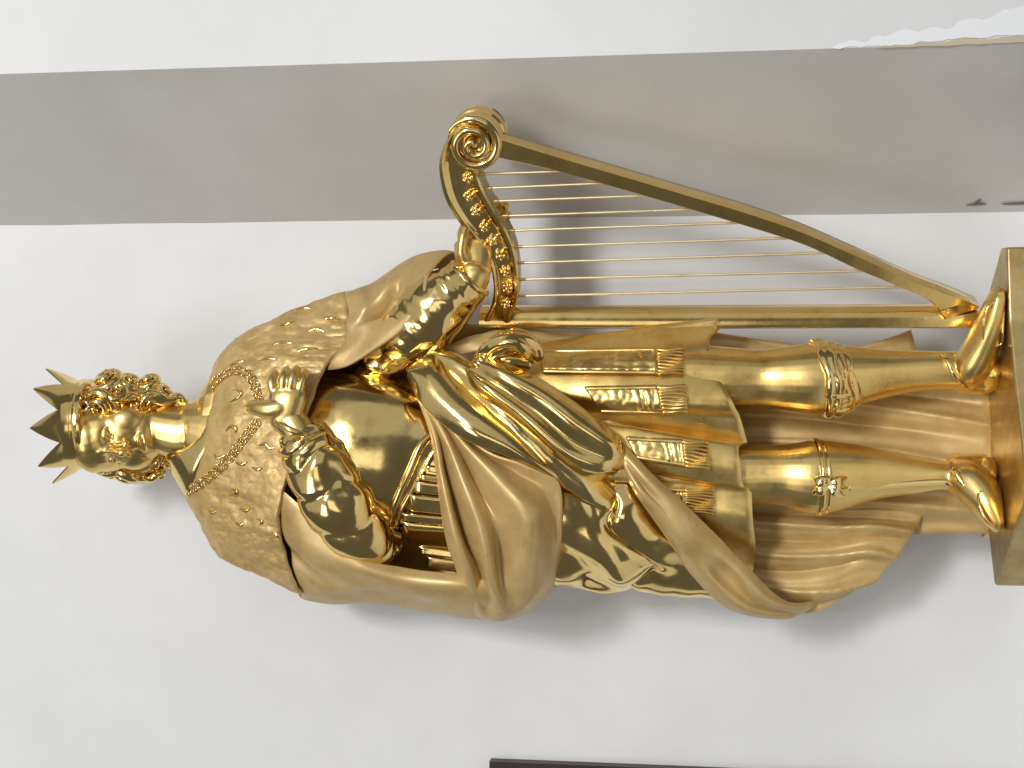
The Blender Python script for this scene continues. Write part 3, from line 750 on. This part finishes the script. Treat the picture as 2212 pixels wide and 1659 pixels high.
def taild(u, v, G):
    return -14 * np.exp(-(((u - 0.56 - 0.12 * (v - 0.4)) / 0.06) ** 2 + ((v - 0.45) / 0.24) ** 2)) - 7 * np.exp(-(((v - 0.6) / 0.08) ** 2 + ((u - 0.2) / 0.1) ** 2))
sheet(mb, rows, 8, 110, 60, disp=taild, edge=0.05, wob=2, wl=60)
part("sash_tail", mb, G_MAT)

# ---- tunic over the hip (polished)
mb = MB()
rows = []
for (px, ys, k) in ((1130, (990, 1050, 1110, 1170, 1220, 1256, 1200), 1.0), (1215, (1000, 1060, 1120, 1180, 1235, 1268, 1210), 1.0), (1290, (1020, 1075, 1130, 1190, 1245, 1272, 1220), 1.06), (1350, (1030, 1085, 1140, 1198, 1250, 1270, 1220), 0.98), (1420, (1040, 1095, 1150, 1208, 1256, 1278, 1230), 1.02), (1496, (1040, 1090, 1150, 1205, 1256, 1282, 1230), 0.96), (1580, (1036, 1098, 1158, 1214, 1260, 1288, 1230), 0.8)):
    lim = (1400, 1436, 1494, 1548, 1576, 1580, 1580)
    rows.append([(1130 + (px - 1130) / 450 * (l - 1130), y, d * k) for y, d, l in zip(ys, (120, 122, 112, 88, 46, -20, -90), lim)])
def tund(u, v, G):
    b1 = np.exp(-(((v - 0.46 - 0.2 * (u - .3)) / 0.10) ** 2)) * np.exp(-((u - 0.36) / 0.2) ** 2)
    b2 = np.exp(-(((u - 0.48) / 0.10) ** 2 + ((v - 0.62) / 0.13) ** 2))
    gr = np.exp(-(((u - 0.60 - 0.08 * np.sin(v * 14)) / 0.035) ** 2))
    return 20 * b1 + 20 * b2 - 12 * gr + 4 * np.sin(v * 20 + u * 6) + 9 * noise(G, 60)
sheet(mb, rows, 7, 120, 120, disp=tund, edge=0.03, wob=16, wl=85)
part("tunic", mb, G_POL)

# ---- skirt with pleats
hem = [(1520, 705, -70), (1547, 690, 16), (1556, 706, 34), (1532, 742, 66), (1556, 815, 104), (1586, 876, 118), (1600, 905, 104), (1612, 948, 88), (1612, 960, 92), (1596, 966, 118), (1600, 1008, 126), (1606, 1050, 120), (1622, 1056, 100), (1626, 1118, 100), (1632, 1186, 62), (1626, 1236, 0)]
def lerprow(px, yy, dd): return [(px, y, d) for y, d in zip(yy, dd)]
r0 = lerprow(1130, (760, 748, 752, 765, 800, 832, 848, 862, 868, 874, 905, 930, 938, 990, 1060, 1120), (-70, 0, 30, 60, 92, 106, 104, 100, 102, 108, 110, 104, 100, 92, 60, 0))
r1 = lerprow(1300, (735, 722, 730, 752, 808, 856, 882, 908, 914, 920, 956, 990, 998, 1055, 1125, 1180), (-70, 8, 34, 64, 106, 118, 108, 94, 98, 116, 122, 116, 104, 98, 64, 0))
r2 = lerprow(1450, (715, 703, 714, 746, 812, 868, 896, 930, 938, 944, 984, 1024, 1032, 1090, 1160, 1215), (-70, 14, 36, 68, 110, 122, 106, 86, 92, 120, 126, 120, 102, 98, 62, 0))
r1b = [tuple((np.array(p) * 0.5 + np.array(q) * 0.5)) for p, q in zip(r1, r2)]
mb = MB(); SG = grid_surf([r0, r1, r1b, r2, hem], 90, 190)
sheet(mb, None, 7, disp=lambda u, v, G: 2.5 * np.sin(v * 55 + 3 * u) * u, edge=0.03, wob=2.0, wl=50, G=SG)
skirt = part("skirt", mb, G_SAT); sk_bvh = mb.bvh()
# dagged tabs with fringes lying on the skirt
def tab(c00, c01, c11, c10, fr, seed, nfr=9):
    r = np.random.default_rng(seed)
    c = [np.array(x, float) for x in (c00, c01, c11, c10)]
    def at(u, v): return (c[0] * (1 - u) + c[3] * u) * (1 - v) + (c[1] * (1 - u) + c[2] * u) * v
    def pos(u, v, off):
        q = at(u, v); h = drop(sk_bvh, q[0], q[1], 0)
        return h[0] + np.array([0, -1, 0]) * off if h else P(q[0], q[1], 110 + off)
    def gridp(u0, u1, nu, nv, off):
        G = np.array([[pos(u0 + (u1 - u0) * i / (nu - 1), j / (nv - 1), off) for j in range(nv)] for i in range(nu)])
        k = np.ones(3) / 3
        for _ in range(3): G[1:-1] = (G[:-2] + G[1:-1] + G[2:]) / 3
        return G
    mb = MB(); nu, nv = 60, 30
    G = gridp(0, 1 - fr, nu, nv, 7)
    uu = np.linspace(0, 1, nu)[:, None]; vv = np.linspace(0, 1, nv)[None]
    hgt = noise(G, 13) * 3 * (np.abs(vv - .5) < .36) + 3.0 * ((np.abs(vv - .5) > .40) & (np.abs(vv - .5) < .47)) + 2.0 * np.maximum(0, np.sin(uu * 40)) * (np.abs(vv - .5) < .34) * (uu > .55)
    G[..., 1] -= hgt
    sheet(mb, None, 11, G=G, edge=0.03)
    o = part("tasset", mb, G_SAT, skirt)
    mb = MB()
    for k in range(nfr):
        v = (k + 0.5) / nfr
        C = np.array([pos(1 - fr + fr * t, v + 0.025 * math.sin(5 * t + k), 9 + 1.5 * math.sin(3 * t + k)) for t in np.linspace(0, 1, 10)])
        wd = np.linalg.norm(c[1] - c[0]) / nfr * 0.58
        tube(mb, C, wd, 5.5, m=10)
    part("tasset_fringe", mb, G_SAT, skirt); return o
tab((1166, 757), (1170, 806), (1476, 810), (1474, 752), 0.17, 1)
tab((1262, 836), (1300, 892), (1482, 893), (1478, 832), 0.26, 2, 8)
tab((1352, 944), (1375, 990), (1530, 1016), (1528, 953), 0.30, 3, 8)
tab((1430, 1054), (1440, 1100), (1540, 1112), (1540, 1056), 0.55, 4, 9)

# ---- back cloak behind the legs
def backsheet(name, rows, amp, k, ph, T=8, nu=90, nv=90, **kw):
    mb = MB()
    sheet(mb, rows, T, nu, nv, disp=lambda u, v, G: amp * (1.1 - 2.2 * np.abs(np.sin((v * k + ph + 1.3 * np.sin(u * 3 + ph)) / 2)) ** 0.75) * np.clip(u * 2.2, 0.1, 1) * (1 - 0.75 * u ** 6) + amp * .3 * np.sin(v * k * 2.1 + 2 - u * 2) * (1 - u ** 4) + 14 * noise(G * np.array([1, 1, .3]), 60) * (1 - u ** 4), edge=0.04, wob=3, wl=80)
    return part(name, mb, G_MAT, **kw)
backsheet("cloak_back", [
 [(1300, 760, -60), (1300, 860, -70), (1300, 960, -70), (1300, 1060, -70), (1300, 1170, -60)],
 [(1500, 760, -62), (1500, 860, -62), (1500, 960, -60), (1500, 1070, -60), (1500, 1180, -50)],
 [(1700, 790, -60), (1700, 870, -50), (1700, 960, -44), (1700, 1070, -44), (1700, 1170, -44)],
 [(1900, 820, -50), (1900, 890, -36), (1900, 970, -30), (1900, 1070, -34), (1900, 1160, -44)],
 [(2030, 834, -36), (2030, 900, -20), (2030, 980, -14), (2030, 1070, -24), (2030, 1156, -40)],
 [(2136, 846, -20), (2140, 910, -4), (2142, 990, 2), (2140, 1070, -10), (2136, 1154, -28)]], 13, 22, 0.6)
backsheet("cloak_back", [
 [(1300, 1060, -60), (1300, 1120, -64), (1300, 1180, -60), (1300, 1250, -50)],
 [(1480, 1080, -50), (1480, 1140, -46), (1500, 1210, -40), (1520, 1270, -40)],
 [(1640, 1090, -40), (1660, 1160, -26), (1680, 1240, -22), (1690, 1322, -34)],
 [(1780, 1096, -34), (1790, 1160, -12), (1800, 1230, -12), (1768, 1323, -30)],
 [(1900, 1100, -30), (1890, 1150, -6), (1870, 1210, -10), (1828, 1297, -34)],
 [(1994, 1112, -36), (1972, 1154, -14), (1930, 1216, -20), (1884, 1258, -40)]], 13, 21, 1.0)
backsheet("cloak_back", [
 [(1450, 720, -110), (1450, 770, -100), (1450, 850, -90)],
 [(1540, 716, -100), (1540, 780, -96), (1540, 860, -84)],
 [(1580, 722, -100), (1640, 782, -90), (1640, 870, -80)],
 [(1800, 752, -90), (1800, 810, -80), (1800, 880, -70)],
 [(1900, 735, -84), (1900, 800, -74), (1900, 880, -60)],
 [(1968, 712, -84), (1990, 790, -70), (2020, 880, -50)]], 4, 12, 0.2, nu=70, nv=50)

# ---- garters
mb = MB()
for k, (x, dx) in enumerate(((1764, 0), (1784, 8), (1806, 16), (1824, 20))):
    pass
def garter_band(px, py, d, r, rr, tiltx, sq):
    mb = MB(); torus(mb, P(px, py, d), (tiltx, -0.12, 1.0), r, rr, 72, 12, sq, upv=(1, 0, -tiltx)); return mb
mb = MB()
for q in ((1773, 818, 54, 74, 10, -0.20, 0.95), (1789, 817, 53, 71, 13, -0.26, 0.96), (1808, 816, 51, 67, 11, -0.33, 0.97), (1824, 814, 48, 60, 12, -0.27, 0.98), (1800, 817, 52, 69, 9, -0.12, 0.96)):
    g = garter_band(*q); V = g.arr(); V = V + noise(V, 40)[:, None] * np.array([[3, 3, 9.0]]); mb.add(V, g.f)
gl = part("garter", remesh(mb, 1.8, 3), G_POL)
mb = MB()
for k in range(4):
    y = 852 + k * 10
    ptube(mb, [(1786, y, 116 - k * 9, 5, 5), (1806, y + 3, 120 - k * 9, 6.5, 6), (1832, y + 2, 110 - k * 9, 7, 6), (1844, y, 100 - k * 9, 3, 3)], 16, m=10)
part("garter_fringe", mb, G_POL, gl)
gr_ = part("garter", garter_band(1764, 1030, 54, 74, 7, -0.04, 0.92), G_POL)
part("garter_band", garter_band(1777, 1030, 53, 72, 5, -0.06, 0.92), G_POL, gr_)
for (a0, ln, wd) in ((-2.5, 44, 12), (-1.9, 36, 10), (2.7, 40, 11), (0.55, 38, 11), (-0.5, 46, 11), (0.05, 40, 9)):
    mb = MB(); ex = 1790 + math.cos(a0) * ln; ey = 1052 + math.sin(a0) * ln
    ptube(mb, [(1790, 1052, 126, 4, 3), ((1790 + ex) / 2, (1052 + ey) / 2, 128, wd, 4), (ex, ey, 112, 2, 2)], 20, m=14)
    part("garter_leaf", mb, G_POL, gr_)
# shin edge and boot trims
mb = MB()
ptube(mb, [(1835, 1052, 106, 9, 6), (1900, 1050, 88, 8, 6), (1980, 1044, 78, 8, 6), (2040, 1042, 76, 7, 5), (2062, 1050, 80, 4, 4)], 40, m=14); part("greave_edge", mb, G_POL)
mb = MB()
ptube(mb, [(2034, 764, 60, 4, 4), (2044, 776, 84, 6, 5), (2062, 806, 92, 7, 5), (2080, 828, 80, 6, 5), (2092, 840, 56, 4, 4)], 30, m=12); part("boot_strap", mb, G_POL)
mb = MB()
ptube(mb, [(2054, 1000, 70, 4, 4), (2062, 1016, 88, 6, 5), (2076, 1038, 98, 6, 5), (2098, 1062, 106, 4, 4)], 30, m=12); part("boot_strap", mb, G_POL)
def toecap(pts, mat=G_SAT):
    mb = MB(); A = np.array([P(*q) for q in pts]); tube(mb, cr(A, 60, True), 3.0, 3.0, m=8, cap=False); part("toe_cap", mb, G_POL)
toecap([(2128, 742, 124), (2126, 700, 140), (2134, 664, 146), (2156, 650, 146), (2166, 668, 140), (2166, 716, 134), (2162, 744, 122)])
toecap([(2114, 1066, 124), (2118, 1098, 136), (2134, 1128, 138), (2154, 1136, 130), (2158, 1112, 130), (2150, 1082, 124), (2134, 1064, 124)])

# ---- harp
harp = bpy.data.objects.new("harp", None); COL.objects.link(harp); harp.parent = ROOT
HANG = R(26)
HN = np.array([-math.sin(HANG), -math.cos(HANG), 0])      # the harp's front turns a little to the viewer's left
HO = P(1600, 690, 26)
def HP(px, py, off=0.0):
    r = ray_dir(px, py); t = ((HO - CAM) @ HN) / (r @ HN); return CAM + r * t + HN * off
def strip(mb, e0, e1, prof, n=90):
    """loft between two edge polylines on the harp plane; prof: list of (t across, offset along the normal)"""
    A = cr(np.array([HP(*q) for q in e0]), n); B = cr(np.array([HP(*q) for q in e1]), n)
    G = np.stack([A * (1 - t) + B * t + HN * o for t, o in prof], 1)
    k = mb.n; m = len(prof)
    mb.add(G, quads(n, m, 0, False, True)); mb.f.append([k + j for j in range(m)]); mb.f.append([k + (n - 1) * m + j for j in range(m)][::-1])
TH = 62
outer = [(1024, 272), (990, 272), (966, 300), (951, 336), (949, 375), (962, 430), (990, 478), (1026, 520), (1052, 560), (1064, 600), (1064, 645), (1046, 692)]
inner = [(1030, 330), (1012, 326), (1010, 340), (1018, 356), (1032, 378), (1046, 412), (1068, 452), (1096, 500), (1112, 545), (1119, 595), (1118, 645), (1100, 696)]
mb = MB()
strip(mb, outer, inner, [(0, -2), (0.02, 4), (0.10, 7), (0.17, 5), (0.22, -1), (0.30, -3), (0.74, -3), (0.80, 0), (0.86, 6), (0.95, 6), (1, 2), (1, -TH + 3), (0.97, -TH), (0.03, -TH), (0, -TH + 3)], 120)
neck = part("harp_neck", mb, G_POL, harp, sharp=40)
# volute
mb = MB()
vc = HP(1024, 312); e1 = HP(1024 + 1, 312) - vc; e1 /= np.linalg.norm(e1); e1 = np.array([0, 0, -1.0]); e2 = np.cross(HN, e1); e2 /= np.linalg.norm(e2)
if (HP(1024, 200) - vc) @ e2 < 0: e2 = -e2               # e2 points to photo up (viewer's right)
def vol(r, a, off): return vc + (e1 * math.cos(a) + e2 * math.sin(a)) * r + HN * off
nth = 72; rad = 55
rowsV = []
for (r, o) in ((2, 0), (rad - 8, 0), (rad - 3, 2), (rad, 0), (rad - 2, -44), (rad, -48), (rad - 5, -52), (rad - 5, -58), (rad + 1, -62), (rad + 3, -74), (rad + 1, -88), (rad - 5, -92), (rad - 5, -98), (rad, -102), (rad - 4, -108), (2, -108)):
    rowsV.append([vol(r, 2 * math.pi * k / nth, o) for k in range(nth)])
mb.add(np.array(rowsV), quads(len(rowsV), nth, 0, False, True))
part("volute", mb, G_POL, harp, sharp=45)
mb = MB()
t = np.linspace(0, 1, 160); a = R(150) - t * 2 * math.pi * 2.3
r = 52 * (1 - t) ** 0.9 + 4
C = np.array([vol(r[i], a[i], 2 + 16 * t[i]) for i in range(160)])
tp = np.clip(t * 9, 0.15, 1) ** 0.6
tube(mb, C, 11 * (1 - 0.45 * t) * tp, 10 * (1 - 0.3 * t) * tp, m=16, ref=HN)
part("volute_spiral", mb, G_POL, harp)
# fore-pillar and sounding column
mb = MB()
pu = [(1074, 300), (1200, 338), (1350, 382), (1500, 426), (1620, 462), (1730, 500), (1850, 552), (1970, 606), (2060, 640), (2118, 664)]
plw = [(1074, 342), (1200, 370), (1350, 412), (1500, 456), (1620, 492), (1740, 531), (1850, 582), (1945, 622), (2010, 652), (2040, 690)]
strip(mb, pu, plw, [(0, -3), (0.06, 0), (0.94, 0), (1, -3), (1, -TH + 3), (0.95, -TH), (0.05, -TH), (0, -TH + 3)], 90)
part("harp_pillar", mb, G_BRS, harp, sharp=40)
mb = MB()
strip(mb, [(1034, 680), (1500, 681), (1800, 680), (2116, 678)], [(1034, 712), (1500, 713), (1800, 712), (2116, 712)], [(0, -15), (0.06, -12), (0.82, -1), (0.86, -1), (1, -7), (1, -12), (1, -TH + 6), (0.95, -TH + 2), (0.05, -TH + 2), (0, -TH + 6)], 60)
part("harp_column", mb, G_BRS, harp, sharp=40)
strs = [((1030, 383), (1246, 376)), ((1045, 414), (1346, 401)), ((1060, 442), (1446, 428)), ((1082, 474), (1548, 458)), ((1094, 506), (1650, 487)), ((1110, 541), (1745, 521)), ((1115, 576), (1828, 553)), ((1118, 612), (1925, 592)), ((1118, 648), (2012, 627))]
for s_, e_ in strs:
    mb = MB(); a_, b_ = HP(*s_, -22), HP(*e_, -22)
    C = np.array([a_ * (1 - t) + b_ * t for t in np.linspace(-0.02, 1.01, 12)]); tube(mb, C, 2.7, 2.7, m=8)
    part("harp_string", mb, G_STR, harp)
    mb = MB(); C = np.array([a_ * (1 - t) + b_ * t for t in np.linspace(0, 14 / np.linalg.norm(b_ - a_), 5)]); tube(mb, C, 3.4, 3.4, m=10)
    part("string_peg", mb, G_SAT, harp)
for i, (px, py) in enumerate(((1009, 384), (1014, 424), (1028, 456), (1046, 490), (1064, 520), (1081, 551), (1092, 586), (1096, 622), (1092, 656))):
    mb = MB(); c = HP(px, py, 2); r = np.random.default_rng(i)
    a0 = r.uniform(0, 6)
    for k in range(5):
        an = a0 + k * 2 * math.pi / 5; q = c + (e1 * math.cos(an) + e2 * math.sin(an)) * r.uniform(6, 9)
        ellipsoid(mb, q, (r.uniform(3.6, 5.5), r.uniform(4, 6), r.uniform(3.6, 5.5)), None, 8, 12)
    ellipsoid(mb, c + HN * 4, (5, 5, 5), None, 8, 12)
    part("harp_rosette", mb, G_POL, harp)

# ------------------------------------------------------------------ small things of the place
mb = MB()
a_, b_ = P(1057, 1645, -WB + 30), P(1480, 1662, -WB + 30); dr = (b_ - a_) / np.linalg.norm(b_ - a_)
sd = np.array([-1.0, 0, 0]) * 160
V = np.array([a_, a_ + dr * 1500, a_ + dr * 1500 + sd, a_ + sd]); V2 = V + np.array([0, 28, 0])
mb.add(np.concatenate([V, V2]), [[0, 1, 2, 3], [4, 7, 6, 5], [0, 4, 5, 1], [1, 5, 6, 2], [2, 6, 7, 3], [3, 7, 4, 0]])
fo = bpy.data.objects.new("wooden_panel", mesh_of("wooden_panel", mb.arr(), mb.f, D_WOOD, False)); COL.objects.link(fo)
tag(fo, "dark brown wooden panel edge fixed on the white wall at the photo's lower border", "panel")
# ragged filler and bare plaster along the niche's outer edge; chips on the side wall
def flake(name, outline, d, T, mat, jag, n=140, plane=None):
    r = np.random.default_rng(len(outline)); A = cr(np.array(outline, float), n, True)
    q = np.concatenate([A, np.zeros((n, 1))], 1)
    A = A + np.stack([noise(q + 5, 46) * jag + noise(q, 12) * jag * .5, noise(q + 50, 40) * jag + noise(q + 90, 11) * jag * .5], -1)
    pts = np.array([P(a[0], a[1], d) if plane is None else plane(a[0], a[1]) for a in A])
    c = pts.mean(0); nv = np.array([0, -1.0, 0]) if plane is None else SWN
    mb = MB(); inner = c + (pts - c) * 0.96 + nv * T
    mb.add(pts, []); mb.add(inner, [[k, (k + 1) % n, n + (k + 1) % n, n + k] for k in range(n)]); mb.f.append(list(range(n, 2 * n)))
    o = bpy.data.objects.new(name, mesh_of(name, mb.arr(), mb.f, mat, False)); COL.objects.link(o); o['kind'] = 'structure'; return o
SWN = np.cross(n1 - n0, c0 - n0); SWN /= np.linalg.norm(SWN)
if SWN[1] > 0: SWN = -SWN
def SWP(px, py):
    r = ray_dir(px, py); return CAM + r * (((n0 - CAM) @ SWN) / (r @ SWN)) + SWN * 5
flake("wall_filler", [(1790, 105), (1830, 88), (1868, 92), (1885, 78), (1925, 74), (1950, 62), (1985, 70), (2010, 58), (2050, 62), (2080, 40), (2130, 42), (2180, 20), (2240, 12), (2240, 72), (2180, 76), (2120, 80), (2050, 84), (1980, 95), (1900, 100), (1840, 103)], WN + 1.5, 0.8, W_NEW, 9)
flake("bare_plaster", [(1880, 104), (1960, 96), (2040, 90), (2080, 82), (2140, 84), (2190, 78), (2240, 76), (2240, 91), (2160, 94), (2060, 98), (1960, 102)], WN + 2, 1.6, W_TAN, 3)
flake("wall_chip", [(2086, 440), (2096, 436), (2112, 433), (2128, 434), (2130, 437), (2112, 439), (2098, 440)], 0, 1.0, D_CHIP, 1.5, 60, SWP)
flake("wall_chip", [(2104, 434), (2112, 428), (2120, 424), (2116, 430), (2108, 436)], 0, 1.0, D_CHIP, 1.0, 60, SWP)
flake("wall_chip", [(2160, 436), (2180, 433), (2230, 432), (2230, 437), (2180, 438)], 0, 1.0, D_CHIP, 1.0, 60, SWP)
